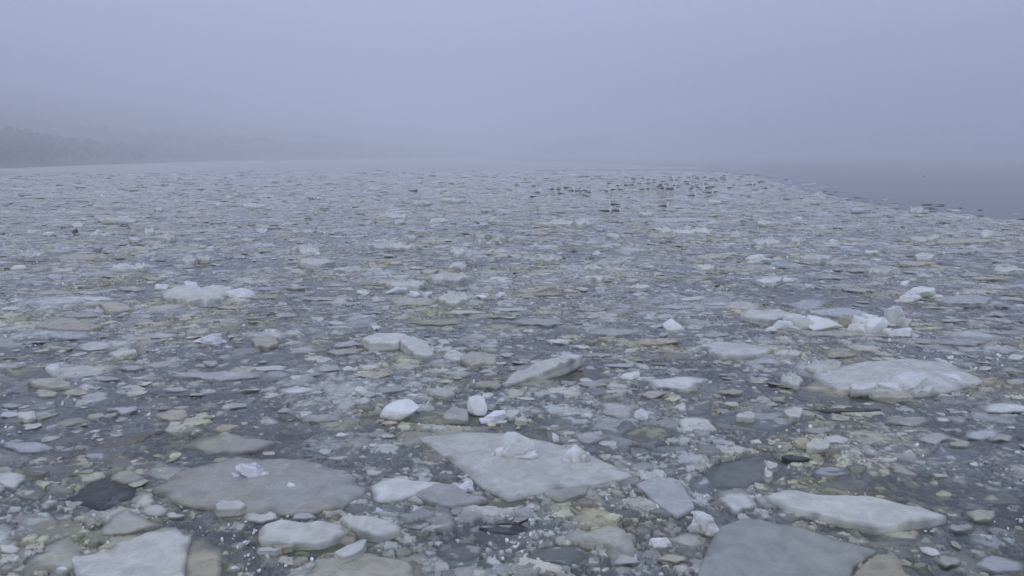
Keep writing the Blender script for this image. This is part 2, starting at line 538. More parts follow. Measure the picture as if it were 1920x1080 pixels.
floe([(402, 945), (415, 936), (432, 940), (450, 936), (463, 944), (455, 952), (430, 955), (405, 955)], 'white', z=0.065, th=.05,
     label='small white heart-shaped floe near the front of the large sunken floe')
chunk(542, 920, 30, 18, 'white', 'small white flake standing on the right of the large sunken floe')
floe([(338, 836), (360, 818), (430, 812), (520, 828), (505, 846), (400, 852)], 'grey', 'f', label='wide grey floe just behind the very large sunken floe')
floe([(1300, 1140), (1313, 1060), (1345, 985), (1400, 967), (1500, 985), (1645, 1030), (1600, 1060), (1580, 1140)], 'slate', z=0.031, th=.12, jit=0.02,
     rough=0.002, label='large smooth slate grey slab cut off by the bottom of the photo', land='smooth slate grey slab')
floe([(1435, 927), (1470, 917), (1540, 927), (1640, 930), (1700, 945), (1778, 965), (1740, 976), (1690, 980), (1640, 988), (1600, 978), (1530, 962), (1470, 942)],
     'white', z=0.07, th=.16, jit=0.02, rough=0.006, dome=0.02, label='long bright white pointed slab right of centre in the foreground', land='long white pointed slab')
el(1483, 963, 70, 36, 'white', 's', label='rounded pale floe tucked under the left end of the long white slab')
el(1672, 1000, 150, 34, 'tan', 's', label='tan stained floe sunk below the long white pointed slab', land='tan stained floe')
floe([(132, 1042), (200, 1030), (225, 1010), (290, 992), (330, 982), (344, 1000), (360, 998), (348, 1040), (345, 1080), (330, 1140), (165, 1140)],
     'pale', z=0.05, th=.12, jit=0.02, rough=0.007, label='large off-white floe with a notched corner at bottom left', land='notched off-white floe')
floe([(345, 1015), (380, 1005), (418, 1028), (420, 1140), (345, 1140)], 'tan', z=0.012, label='tan stained sunken floe right of the notched off-white floe')
floe([(178, 1008), (205, 965), (236, 948), (268, 968), (305, 984), (240, 1003)], 'grey', z=0.02, th=.08, jit=0.02, rough=0.002,
     label='smooth grey triangular plate behind the notched off-white floe', land='grey triangular plate')
floe([(122, 938), (165, 905), (215, 888), (252, 905), (256, 932), (190, 958)], 'dark', z=0.004, th=.03, rough=.005,
     label='dark thin ice patch with fine ripples left of the sunken floe', land='dark rippled patch')
floe([(483, 992), (500, 980), (560, 976), (640, 978), (648, 998), (600, 1015), (520, 1016), (485, 1006)], 'white', z=0.07, th=.12, rough=0.012,
     label='thick rough off-white floe with rounded back edge at lower left', land='thick rough floe')
el(575, 1030, 160, 34, 'olive', 's', label='olive sunken ice along the front of the thick rough floe')
floe([(635, 966), (690, 965), (735, 978), (753, 990), (715, 1006), (670, 995)], 'white', z=0.06, th=.12, dome=.02,
     label='smooth bluish white floe right of the thick rough floe', land='smooth bluish white floe')
el(672, 955, 75, 24, 'grey', 's')
el(782, 987, 60, 20, 'grey', 's')
floe([(545, 1140), (570, 1075), (620, 1045), (690, 1034), (770, 1052), (798, 1140)], 'tan', z=0.035, th=.1,
     label='large tan floe with a ragged white scrap at the bottom', land='large tan floe')
floe([(625, 1035), (650, 1020), (688, 1008), (682, 1030), (660, 1042), (640, 1047)], 'white', z=0.08, th=.035,
     label='ragged white scrap lying on the back of the large tan floe')
floe([(695, 910), (725, 894), (800, 900), (835, 905), (780, 925), (750, 938), (700, 935)], 'white', z=0.03, label='pale floe with crusty left edge behind the bluish white floe', land='crusty pale floe')
floe([(775, 925), (815, 905), (850, 905), (880, 925), (920, 935), (850, 948), (800, 940)], 'grey', z=0.035, label='pale triangular floe in front of the large diamond slab')
chunk(874, 922, 30, 24, 'clear', 'small glassy lump between the triangular floe and the diamond slab')
el(930, 942, 150, 22, 'olive', 's')
floe([(1015, 922), (1060, 912), (1105, 910), (1098, 926), (1050, 937)], 'grey', z=0.035, label='narrow flat plate against the front edge of the diamond slab')
floe([(1190, 905), (1235, 891), (1278, 898), (1304, 950), (1270, 968), (1225, 937)], 'blue', z=0.03, jit=.03, rough=.003, label='smooth bluish floe between the diamond slab and smooth slate slab', land='smooth bluish floe')
el(1315, 912, 46, 42, 'blue', 's')
el(1384, 943, 82, 42, 'white', z=0.025, label='rounded lilac-white floe right behind the smooth slate grey slab', land='rounded lilac-white floe')
chunk(1322, 1003, 48, 44, 'white', 'pale lump against the left edge of the smooth slate slab')
floe([(1312, 898), (1340, 872), (1420, 850), (1478, 868), (1455, 900), (1350, 920)], 'grey', z=-0.01, rough=.003, label='greenish grey sunken floe with two white flakes on it', land='greenish sunken floe')
el(1446, 871, 32, 18, 'white', 'p', label='larger white flake on the greenish sunken floe', th=.04)
el(1440, 889, 19, 14, 'white', 'p', label='smaller white flake on the greenish sunken floe', th=.04)
el(1790, 852, 120, 36, 'blue', 's', label='soft pale blue sunken floe near the right edge', land='soft pale blue floe')
el(1840, 815, 72, 18, 'blue', 'f'); el(1800, 832, 50, 15, 'tan', 'f'); el(1745, 822, 70, 24, 'grey', 'f')
el(1538, 806, 64, 20, 'grey', 'f'); el(1565, 823, 68, 18, 'white', 'f')
el(1535, 833, 62, 20, 'white', 'p', label='front one of the overlapping pale floes behind the dark sliver', land='overlapping pale floes')
el(1400, 778, 46, 14, 'white', 'p', label='bright white scalloped floe alone on dark smooth slush', land='scalloped white floe')
el(1487, 772, 42, 20, 'white', 'p')
el(1430, 790, 180, 44, 'slate', 's')
el(1492, 857, 58, 12, 'dark', z=0.03, th=.04, label='dark wet sliver of ice in front of the overlapping pale floes')
el(1590, 768, 165, 11, 'dark', z=0.015, th=.03, label='long dark wet strip in front of the big domed floe', land='long dark strip')
el(960, 990, 120, 30, 'dark', z=0.003, th=.02, label='brownish dark thin ice in front of the diamond slab')
el(1050, 1040, 130, 44, 'slate', 's'); el(860, 1035, 100, 40, 'grey', 's'); el(1170, 1050, 60, 24, 'grey', 'f')
chunk(1240, 1032, 42, 30, 'white', 'small crusty white mound left of the smooth slate slab')
el(1262, 1046, 90, 18, 'tan', 'f')
floe([(1598, 1075), (1640, 1038), (1680, 1036), (1705, 1085), (1700, 1140), (1600, 1140)], 'tan', z=0.03, label='tan-grey floe cut by the bottom right of the slate slab')
el(1780, 1052, 60, 26, 'grey', 'f'); el(1870, 1058, 120, 34, 'blue', 'f'); el(1840, 965, 70, 26, 'grey', 'f'); el(1880, 935, 90, 30, 'tan', 's')
el(1830, 948, 60, 18, 'white', 's'); el(1800, 990, 50, 16, 'grey', 'f'); el(1700, 880, 80, 34, 'tan', 's'); el(1560, 885, 80, 24, 'blue', 's')
el(1590, 910, 110, 28, 'tan', 's')
el(50, 838, 110, 34, 'blue', 'f', label='lilac grey floe at the far left behind the dark rippled patch', land='lilac grey floe')
el(20, 900, 70, 34, 'white', 'f'); el(85, 880, 90, 22, 'grey', 's'); el(185, 852, 60, 34, 'blue', 's'); el(240, 895, 70, 26, 'grey', 'f')
el(60, 925, 90, 34, 'tan', 's'); el(20, 1030, 50, 22, 'white', 'f'); el(290, 957, 50, 20, 'white', 'f'); el(330, 966, 46, 12, 'white', 'f')
el(490, 968, 80, 22, 'white', 'f'); el(570, 968, 60, 13, 'blue', 'f'); el(50, 777, 46, 16, 'white', 'p'); el(232, 768, 66, 14, 'blue', 'f')
el(325, 778, 80, 24, 'tan', 'f'); el(220, 812, 40, 12, 'grey', 'f'); el(600, 782, 90, 22, 'grey', 'f'); el(640, 815, 30, 8, 'clear', 'f')
chunk(112, 1077, 22, 16, 'white'); chunk(74, 1080, 20, 12, 'grey'); chunk(440, 1070, 18, 12, 'clear')
el(505, 1028, 44, 10, 'white', 'p', th=.03); el(530, 1020, 50, 12, 'tan', 'p', th=.03)

# --- middle distance
el(1640, 728, 270, 50, 'tan', z=-0.004, label='broad yellowish base of ice under the big domed floe')
floe([(1520, 702), (1600, 680), (1700, 670), (1780, 680), (1845, 712), (1800, 726), (1740, 736), (1640, 742), (1560, 726)], 'pale', z=0.05, th=.15, dome=.04, jit=.04,
     label='big domed pale floe stained tan along its front edge', land='big domed floe')
el(1550, 688, 76, 26, 'white', 'p', label='white lobe at the left end of the big domed floe')
chunk(1712, 735, 84, 30, 'white', 'long leaning white block on the front of the big domed floe', z=.06)
el(1490, 712, 48, 22, 'white', 'p'); el(1620, 722, 66, 18, 'white', z=0.13, th=.05); el(1680, 738, 86, 24, 'tan', z=.06)
chunk(1800, 722, 44, 20, 'clear'); chunk(1778, 716, 26, 16, 'clear')
el(1580, 622, 270, 26, 'grey', 'f', label='long grey raft of ice under the row of rubble blocks')
chunk(1470, 622, 50, 18, 'white', 'low white block at the left end of the rubble row'); chunk(1508, 622, 56, 24, 'white', 'white bluish block second from the left in the rubble row')
chunk(1552, 622, 60, 22, 'white', 'broad white block near the middle of the rubble row'); chunk(1592, 618, 40, 22, 'grey', 'grey block in the middle of the rubble row')
chunk(1622, 624, 40, 24, 'white', 'white block right of the middle of the rubble row')
chunk(1645, 628, 46, 26, 'white', 'broad pale block just left of the tall cube in rubble row')
chunk(1686, 612, 42, 30, 'white', 'tall squarish white cube standing at the right of the rubble row', land='tall white cube', z=.03)
chunk(1702, 634, 46, 16, 'white', 'low pale block in front of the tall cube')
chunk(1640, 604, 34, 12, 'white', 'small far block behind the middle of the rubble row')
floe([(1388, 590), (1405, 579), (1430, 583), (1465, 579), (1494, 592), (1440, 601)], 'white', z=.10, th=.14, dome=.03, label='white double-humped floe behind the rubble row', land='white double-humped floe')
el(1572, 584, 130, 20, 'blue', z=.06, label='long lilac floe just behind the rubble row', land='long lilac floe'); el(1512, 571, 90, 24, 'blue', 'f')
chunk(1742, 560, 60, 20, 'white', 'jagged white block at left end of the pale ridge', land='jagged white block'); el(1805, 560, 120, 18, 'blue', 'p'); chunk(1712, 568, 40, 16, 'white')
floe([(1312, 646), (1340, 639), (1400, 643), (1452, 653), (1410, 668), (1350, 666)], 'white', z=.07, th=.12, dome=.02, label='bright white floe left of and in front of the rubble row', land='bright white floe')
el(1480, 662, 60, 10, 'white', 'p'); el(1430, 676, 110, 14, 'blue', 'f'); el(1575, 662, 80, 22, 'tan', 'f')
el(1270, 718, 130, 30, 'white', 'f', label='flat white floe in front of the bright white floe', land='flat white floe'); chunk(1184, 713, 40, 18, 'white', 'snowy white lump left of the flat white floe')
floe([(940, 706), (960, 691), (1010, 681), (1070, 671), (1094, 675), (1060, 689), (1000, 701), (948, 712)], 'white', z=.10, th=.12, dome=.02, jit=.05, rough=.012, ridge=.04, tilt=(0.16, 0),
     label='white leaning slab like a log in the middle of the photo', land='white leaning slab')
el(1060, 705, 160, 24, 'olive', 'd')
floe([(678, 634), (700, 624), (760, 624), (775, 632), (740, 642), (695, 643)], 'white', z=.12, th=.13, dome=.02, label='smooth white floe left of its steeper leaning twin', land='smooth white twin floe')
floe([(748, 640), (775, 632), (800, 640), (815, 662), (800, 670), (775, 660)], 'white', z=.10, th=.13, dome=.02, tilt=(-.06, 0.02), label='white floe leaning on the right end of its twin')
el(720, 652, 90, 14, 'olive', 's')
chunk(738, 793, 90, 38, 'white', 'large smooth wedge-shaped white chunk behind the diamond slab', land='wedge-shaped white chunk', round_=1)
chunk(892, 778, 44, 38, 'white', 'rounded white boulder of ice behind the diamond slab', land='rounded white boulder', z=.03, round_=1)
el(835, 783, 300, 36, 'olive', 's', label='olive stained sunken ice around the wedge-shaped chunk and boulder')
floe([(828, 775), (850, 762), (878, 765), (880, 788), (830, 785)], 'grey', z=.05, th=.1, label='grey block-like floe left of the rounded white boulder')
chunk(925, 794, 50, 26, 'clear', 'glassy crystal cluster right of the rounded white boulder'); el(958, 774, 46, 14, 'white', 'p'); el(976, 787, 24, 6, 'white', 'p')
chunk(677, 742, 34, 20, 'white'); el(735, 730, 80, 16, 'grey', 'f'); el(828, 735, 60, 20, 'grey', 'p'); el(700, 703, 90, 16, 'tan', 'f', label='flat tan plate left of the leaning slab', land='flat tan plate')
chunk(694, 694, 36, 10, 'white'); chunk(655, 696, 26, 10, 'white'); el(970, 735, 60, 24, 'tan', 'f'); el(915, 722, 60, 18, 'tan', 'f')
el(895, 670, 90, 26, 'tan', 'p', label='crusty tan floe behind the leaning slab', land='crusty tan floe')
el(370, 549, 165, 30, 'white', z=.10, th=.16, ridge=.05, rough=.015, label='large flat-topped white floe in the left middle distance', land='flat-topped white floe')
chunk(350, 541, 30, 14, 'clear', 'glassy lump on the back of the flat-topped white floe'); chunk(300, 546, 28, 14, 'white', 'white lump on the left end of the flat-topped floe')
chunk(440, 560, 56, 14, 'white', 'white ridge on right end of the flat-topped floe'); el(480, 556, 90, 12, 'olive', 'f'); el(395, 573, 80, 12, 'slate', 'f')
el(215, 575, 70, 18, 'tan', 'p'); el(150, 590, 110, 12, 'grey', 'f'); el(130, 608, 120, 20, 'tan', 'p', label='long tan floe near the left edge', land='long tan floe'); el(130, 628, 110, 22, 'blue', 'f')
el(175, 650, 90, 24, 'white', 'f', tilt=(.05, 0)); el(130, 645, 60, 18, 'tan', 's')
chunk(100, 706, 28, 22, 'white', 'small white pyramid of ice near the left edge', land='small white pyramid'); el(60, 700, 120, 20, 'olive', 's')
el(95, 716, 80, 18, 'tan', 'p'); el(85, 738, 60, 20, 'tan', 'f'); el(140, 735, 60, 14, 'tan', 'f')
chunk(1268, 621, 44, 22, 'white', 'rounded white chunk alone behind the bright white floe', land='lone rounded white chunk', round_=1); chunk(1245, 632, 22, 10, 'grey')
chunk(1205, 789, 28, 22, 'white', 'small thumb-shaped white block behind the yellow-green floe', land='thumb-shaped block'); el(1160, 768, 90, 36, 'grey', 'f')
el(1215, 814, 112, 32, 'olive', z=.0, label='yellow-green stained floe behind the right tip of the diamond slab', land='yellow-green floe'); el(1195, 845, 60, 26, 'white', 's')
el(1070, 790, 116, 20, 'blue', 's', label='soft blue sunken floe behind the diamond slab', land='soft blue sunken floe'); el(1042, 745, 42, 22, 'blue', 's'); el(1105, 820, 60, 26, 'grey', 'f'); el(1310, 765, 60, 40, 'grey', 's')
chunk(742, 553, 42, 16, 'white', 'smooth white lozenge of ice on a tan raft', land='white lozenge', round_=1); el(770, 565, 120, 18, 'tan', 'f'); chunk(778, 558, 22, 14, 'white'); chunk(800, 558, 22, 12, 'white')
el(760, 534, 80, 12, 'white', 'p'); chunk(680, 553, 26, 10, 'white'); el(855, 560, 64, 18, 'white', 'p'); chunk(905, 561, 28, 10, 'white'); chunk(938, 558, 26, 12, 'clear')
el(838, 520, 72, 14, 'white', z=.10, th=.15, ridge=.06, rough=.02, label='white floe with knobbly ends behind the white lozenge', land='knobbly white floe'); el(598, 490, 86, 14, 'white', z=.11, ridge=.03, label='smooth cream floe in the left centre far field', land='smooth cream floe')
el(495, 638, 52, 26, 'tan', 'p', label='tan upright-edged floe in the left middle', land='tan upright-edged floe'); el(515, 666, 96, 24, 'blue', 's'); chunk(385, 646, 54, 22, 'clear', 'glassy ragged crystals between the tan floes', land='ragged crystals')
el(300, 629, 80, 10, 'white', 'f'); el(455, 693, 60, 14, 'tan', 'f'); el(420, 705, 190, 20, 'grey', 'f', label='long low grey floe in the left middle distance', land='long low grey floe'); el(500, 690, 90, 10, 'white', 'f')
el(330, 730, 60, 14, 'blue', 'f'); el(1150, 622, 110, 18, 'slate', 'f'); el(1010, 603, 100, 16, 'slate', 'f'); el(815, 604, 130, 14, 'olive', 'f'); el(1230, 640, 110, 14, 'tan', 'f')
el(1800, 640, 130, 20, 'grey', 'f'); el(1885, 657, 60, 14, 'grey', 'f'); el(1905, 670, 40, 10, 'white', 'f'); el(1700, 690, 40, 8, 'white', 'f'); chunk(1785, 674, 16, 8, 'white')
el(1890, 765, 110, 24, 'white', 'f'); el(1700, 790, 90, 20, 'grey', 'f'); el(1905, 715, 60, 14, 'grey', 'f')
# --- far field
for a in [(225, 412, 76, 9, 'white'), (145, 481, 86, 13, 'tan'), (60, 478, 60, 7, 'white'), (240, 500, 70, 9, 'white'), (350, 487, 40, 8, 'white'), (180, 560, 80, 11, 'white'),
          (170, 547, 70, 9, 'grey'), (250, 541, 60, 9, 'grey'), (20, 578, 50, 9, 'white'), (425, 577, 60, 9, 'tan'), (485, 603, 60, 7, 'olive'), (540, 590, 60, 10, 'blue'), (475, 385, 50, 6, 'white'),
          (575, 470, 60, 8, 'white'), (90, 438, 60, 7, 'grey'), (650, 505, 70, 8, 'white'), (790, 380, 40, 6, 'white'), (850, 375, 46, 6, 'white'), (735, 405, 60, 8, 'white'),
          (1065, 418, 120, 6, 'white'), (1010, 437, 50, 5, 'grey'), (1290, 434, 110, 6, 'white'), (1240, 441, 56, 10, 'tan'), (1150, 440, 34, 8, 'tan'), (1210, 400, 30, 5, 'white'),
          (1025, 486, 50, 8, 'white'), (915, 455, 60, 5, 'white'), (920, 443, 80, 7, 'white'), (755, 462, 70, 6, 'white'), (1440, 452, 60, 8, 'white'), (1440, 418, 46, 6, 'white'),
          (1470, 460, 60, 9, 'tan'), (1530, 482, 66, 10, 'white'), (1330, 502, 44, 8, 'white'), (1340, 480, 90, 8, 'tan'), (1610, 506, 56, 9, 'tan'), (1650, 508, 50, 9, 'white'),
          (1720, 493, 90, 10, 'tan'), (1720, 345 + 50, 40, 6, 'white'), (1660, 400, 50, 6, 'grey'), (1800, 452, 170, 12, 'tan'), (1730, 447, 70, 8, 'white'), (1880, 470, 70, 8, 'grey'),
          (1800, 470, 80, 8, 'grey'), (1850, 522, 90, 10, 'tan'), (1890, 505, 60, 8, 'white'), (1820, 515, 50, 8, 'slate'), (1560, 520, 70, 8, 'grey'), (1610, 543, 70, 9, 'grey'),
          (1440, 526, 60, 9, 'white'), (1300, 560, 60, 9, 'white'), (1345, 570, 50, 8, 'white'), (1255, 575, 90, 9, 'blue'), (1120, 520, 60, 8, 'white'), (1110, 502, 40, 7, 'white'),
          (1200, 538, 60, 8, 'white'), (1030, 551, 70, 9, 'grey'), (990, 545, 60, 8, 'grey'), (960, 580, 90, 9, 'white'), (870, 585, 90, 9, 'white'), (700, 585, 60, 8, 'grey'),
          (630, 605, 50, 9, 'white'), (600, 560, 70, 9, 'grey'), (560, 540, 60, 8, 'tan'), (1110, 580, 70, 9, 'tan'), (1050, 640, 50, 10, 'white'), (990, 620, 30, 8, 'white'),
          (1870, 590, 60, 9, 'grey'), (1790, 600, 60, 8, 'grey'), (1740, 640, 60, 10, 'tan'), (620, 690, 60, 16, 'grey'), (640, 660, 80, 12, 'grey'), (560, 730, 80, 14, 'white'),
          (470, 730, 60, 10, 'grey'), (250, 690, 60, 12, 'grey'), (200, 710, 70, 10, 'blue'), (20, 760, 50, 12, 'grey'), (1120, 665, 80, 11, 'grey'), (1160, 685, 70, 10, 'blue'),
          (860, 700, 60, 14, 'grey'), (1110, 720, 70, 12, 'grey'), (1370, 735, 60, 14, 'tan'), (1880, 820, 60, 16, 'grey'), (950, 665, 30, 8, 'white'), (1090, 650, 50, 9, 'white')]:
    el(*a[:5], mode='p' if a[4] == 'white' and a[1] < 560 else 'f')
el(1268, 412, 130, 8, 'blue', z=.05, label='long flat cyan-tinted floe in front of the gulls', land='cyan-tinted floe')
for a in [(1382, 445, 16, 13), (1855, 447, 24, 14), (85, 443, 20, 8), (820, 418, 30, 6), (1425, 494, 44, 18), (1120, 478, 18, 9), (225, 414, 30, 7), (1480, 528, 20, 8), (1700, 534, 18, 9), (1500, 352 + 60, 16, 6),
          (1240, 344 + 90, 20, 7), (1290, 431, 16, 9), (590, 520 - 42, 26, 9), (1150, 446, 24, 9), (1290, 548, 18, 7), (655, 574 - 30, 14, 7), (920, 474, 16, 8), (1565, 455, 18, 7), (1640, 478, 24, 9), (180, 438, 20, 7), (30, 505, 24, 7)]:
    chunk(a[0], a[1], a[2], a[3], 'white')
chunk(138, 438, 12, 8, 'dark', 'tiny dark lump among white floes in the far left field')
LAND += [('lone standing gull', 780, 368), ('three large gulls', 1180, 398), ('gull flock', 1200, 350), ('open water edge', 1720, 395)]

# --- more floes of the same field, scattered where nothing listed above stands
n_ind = len(FL)
tries = 0
pal = ['white', 'grey', 'pale', 'grey', 'blue', 'tan', 'pale', 'white', 'grey']


def near_floe(x, y, r, pad=1.0):
    for f in FL:
        if math.hypot(f['c'][0] - x, f['c'][1] - y) < (f['r'] + r) * pad:
            return True
    return False


while n_ind < 290 and tries < 4000:
    tries += 1
    py = 345 + (1060 - 345) * rnd.random() ** 1.1
    px = rnd.uniform(10, 1910)
    if py < np.interp(px, EX, EY) + 12:
        continue
    x, y = gp(px, py)
    hpx = rnd.uniform(.6, 1.3) * (5 + (py - 345) * 0.035)
    wpx = hpx * rnd.uniform(2.4, 4.6) * (1.0 if py < 700 else 1.15)
    r = wpx / 2 * rng_at(px, py) / FPX
    if near_floe(x, y, r, 0.8):
        continue
    el(px, py, wpx, hpx, pal[rnd.randrange(len(pal))], rnd.choice('fsss') if py > 680 else rnd.choice('ffsp') if py > 560 else rnd.choice('fpp'))
    n_ind += 1

# labels for everything not described by hand: size, colour, and the nearest landmark
ORD = ['', 'second nearest', 'third nearest', 'fourth nearest', 'fifth nearest', 'sixth nearest', 'seventh nearest', 'eighth nearest', 'ninth nearest', 'tenth nearest', 'eleventh nearest', 'twelfth nearest']
buckets = {}
for (ob, px, py, wpx, cw, st, noun) in ITEMS:
    best = min(LAND, key=lambda l: (l[1] - px) ** 2 + ((l[2] - py) * 2.2) ** 2)
    dx, dy = px - best[1], (py - best[2]) * 2.0
    if abs(dx) > 2.2 * abs(dy): rel = 'left of' if dx < 0 else 'right of'
    elif abs(dy) > 2.2 * abs(dx): rel = 'behind' if dy < 0 else 'in front of'
    else: rel = ('behind' if dy < 0 else 'in front') + (' and left of' if dx < 0 else ' and right of')
    sz = 'large' if wpx > 95 else 'medium-sized' if wpx > 55 else 'small' if wpx > 26 else 'tiny'
    words = [sz] + ([st] if st else []) + [cw, 'ice ' + noun, rel, 'the', best[0]]
    buckets.setdefault(' '.join(words), []).append((math.hypot(dx, dy), ob))
for k, v in buckets.items():
    v.sort(key=lambda q: q[0])
    for i, (_, ob) in enumerate(v):
        ob['label'] = (ORD[min(i, 11)] + ' ' + k).strip()

# ------------------------------------------------------------------ brash: a field of small broken plates
RN, CN = 1500, 1240
rr_ = np.exp(np.linspace(math.log(4.3), math.log(165), RN)).astype(np.float32)
aa = np.linspace(R(-40), R(40), CN).astype(np.float32)
rg_, ag_ = np.meshgrid(rr_, aa, indexing='ij')
X = rg_ * np.sin(ag_); Y = rg_ * np.cos(ag_)


def plates(X, Y, size, seed, presence, gap, free_mu, free_sd, tilt):
    wx = X + size * (0.13 * vn(X / size * 1.7, Y / size * 1.7, seed + 1) + 0.10 * vn(X / size * 5, Y / size * 5, seed + 2))
    wy = Y + size * (0.13 * vn(X / size * 1.7 + 50, Y / size * 1.7, seed + 3) + 0.10 * vn(X / size * 5 + 50, Y / size * 5, seed + 4))
    ux, uy = (wx / size).astype(np.float32), (wy / size).astype(np.float32)
    ix, iy = np.floor(ux), np.floor(uy)
    F1 = np.full(X.shape, 9, np.float32); F2 = F1.copy()
    cx = np.zeros(X.shape, np.float32); cyy = cx.copy(); dx1 = cx.copy(); dy1 = cx.copy()
    for j in (-1, 0, 1):
        for i in (-1, 0, 1):
            a, b = ix + i, iy + j
            qx = a + 0.15 + 0.7 * hsh(a, b, seed + 10); qy = b + 0.15 + 0.7 * hsh(a, b, seed + 11)
            ddx, ddy = ux - qx, uy - qy
            d = np.sqrt(ddx * ddx + ddy * ddy)
            m = d < F1
            F2 = np.where(m, F1, np.minimum(F2, d))
            F1 = np.where(m, d, F1)
            cx = np.where(m, a, cx); cyy = np.where(m, b, cyy)
            dx1 = np.where(m, ddx, dx1); dy1 = np.where(m, ddy, dy1)
    e = (F2 - F1)
    pr = hsh(cx, cyy, seed + 20) < presence
    fr = free_mu + free_sd * (hsh(cx, cyy, seed + 21) + hsh(cx, cyy, seed + 22) - 1) * 1.7
    gp_ = gap * (0.5 + 1.5 * hsh(cx, cyy, seed + 23))
    tz = tilt * size * ((hsh(cx, cyy, seed + 24) - .5) * dx1 + (hsh(cx, cyy, seed + 25) - .5) * dy1) * 2
    edge = np.clip((e - gp_) / (0.04 + 0.2 * hsh(cx, cyy, seed + 27) ** 2), 0, 1)
    z = fr + tz - (1 - edge) ** 2 * min(0.022, size * 0.18)
    z = np.where(e > gp_, z, -0.2)
    z = np.where(pr, z, -0.2)
    tn = hsh(cx, cyy, seed + 26)
    h2 = hsh(cx, cyy, seed + 28)
    thin = np.clip(1 - (e - gp_) / (0.08 + 0.5 * h2), 0, 1) * (0.2 + 0.35 * h2) + 0.15 * h2 ** 3
    return z, tn, thin


Z = -0.022 + 0.022 * fbm(X * 3.5, Y * 3.5, 900, 3) + 0.014 * fbm(X * 14, Y * 14, 910, 4, .62)
big = fbm(X * 0.5, Y * 0.5, 950, 3)              # patches of thicker and thinner cover
TN = np.clip(.20 + .30 * fbm(X * 7, Y * 7, 980, 4, .7), 0, 1).astype(np.float32); TH = np.full(Z.shape, 0.12, np.float32)
for (size, seed, pres, gap, mu, sd, tl) in ((0.05, 1000, .7, .08, -.006, .016, .25), (0.11, 1100, .72, .07, -.004, .017, .13), (0.24, 1200, .78, .06, -.003, .017, .07),
                                            (0.44, 1300, .66, .045, .000, .016, .04), (0.8, 1400, .30, .035, .001, .014, .02)):
    far = 22 if size < .08 else 55 if size < .2 else 170
    nrow = int(np.searchsorted(rr_, far))
    z, tn, th_ = plates(X[:nrow], Y[:nrow], size, seed, pres, gap, mu, sd, tl)
    z = z + 0.014 * big[:nrow] * np.clip(1 - rg_[:nrow] / 45, 0, 1) + 0.004 * big[:nrow] - 0.003
    z = z + np.where(z > -0.1, np.clip(rg_[:nrow] / 60, 0, 1.2) * 0.028 * (tn - 0.2), 0)     # upturned pieces catch the eye far out
    m = z > Z[:nrow]
    Z[:nrow] = np.where(m, z, Z[:nrow]); TN[:nrow] = np.where(m, tn, TN[:nrow]); TH[:nrow] = np.where(m, th_, TH[:nrow])
Z += 0.003 * fbm(X * 24, Y * 24, 930, 3, .6) * (rg_ < 40)
fieldm = in_field(X, Y)
Z = np.where(fieldm, Z, -0.3)
# clear the brash from under the individual floes
for f in FL:
    ox, oy = f['o'][:, 0], f['o'][:, 1]
    ra = np.hypot(ox, oy); an = np.arctan2(ox, oy)
    i0, i1 = np.searchsorted(rr_, [ra.min() * .99, ra.max() * 1.01]); j0, j1 = np.searchsorted(aa, [an.min() - .004, an.max() + .004])
    if i1 <= i0 or j1 <= j0: continue
    sx, sy = X[i0:i1, j0:j1] - f['c'][0], Y[i0:i1, j0:j1] - f['c'][1]
    th_o = np.arctan2(oy - f['c'][1], ox - f['c'][0]); ro = np.hypot(ox - f['c'][0], oy - f['c'][1])
    k = np.argsort(th_o)
    rad = np.interp(np.arctan2(sy, sx), np.concatenate([[th_o[k][-1] - 6.2832], th_o[k], [th_o[k][0] + 6.2832]]), np.concatenate([[ro[k][-1]], ro[k], [ro[k][0]]]))
    ins = np.hypot(sx, sy) < rad * 0.985
    low = min(-0.03, f['z'] - 0.03)
    if f['z'] < .03:
        ins = np.hypot(sx, sy) < rad * 0.84
        rim = np.hypot(sx, sy) < rad * 1.06
        Z[i0:i1, j0:j1] = np.where(rim, np.minimum(Z[i0:i1, j0:j1], f['z'] - .008), Z[i0:i1, j0:j1])
    Z[i0:i1, j0:j1] = np.where(ins, np.minimum(Z[i0:i1, j0:j1], low), Z[i0:i1, j0:j1])
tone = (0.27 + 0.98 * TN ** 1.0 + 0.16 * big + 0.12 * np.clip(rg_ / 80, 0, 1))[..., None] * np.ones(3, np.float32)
hue = hsh(np.floor(TN * 900), np.zeros_like(TN), 5)
tone[..., 2] *= 1 + 0.10 * (hue - .4); tone[..., 0] *= 1 - 0.08 * (hue - .4)
co = np.stack([X, Y, Z], -1).reshape(-1, 3)
i = np.arange(RN - 1)[:, None] * CN + np.arange(CN - 1)[None]
q = np.stack([i, i + 1, i + CN + 1, i + CN], -1)
keep = (Z[:-1, :-1] > -0.28) | (Z[1:, 1:] > -0.28)
quads = q[keep][:, ::-1]
used = np.zeros(len(co), bool); used[quads.ravel()] = True
remap = np.cumsum(used) - 1
tag(raw_mesh('brash_ice', co[used], [remap[quads]], M['brash'], color=tone.reshape(-1, 3)[used], thin=(TH * np.clip(1.3 - rg_ / 60, .15, 1)).reshape(-1)[used]),
    'grey slush of small broken ice plates covering the lake between the floes', 'brash ice', kind='stuff')
del co, q, quads, used, remap, tone, hue


def inside_floe(sx, sy, f, mult):
    ox, oy = f['o'][:, 0] - f['c'][0], f['o'][:, 1] - f['c'][1]
    t_, ro = np.arctan2(oy, ox), np.hypot(ox, oy)
    k = np.argsort(t_)
    t_, ro = t_[k], ro[k]
    rad = np.interp(np.arctan2(sy, sx), np.concatenate([[t_[-1] - 6.2832], t_, [t_[0] + 6.2832]]), np.concatenate([[ro[-1]], ro, [ro[0]]]))
    return np.hypot(sx, sy) < rad * mult


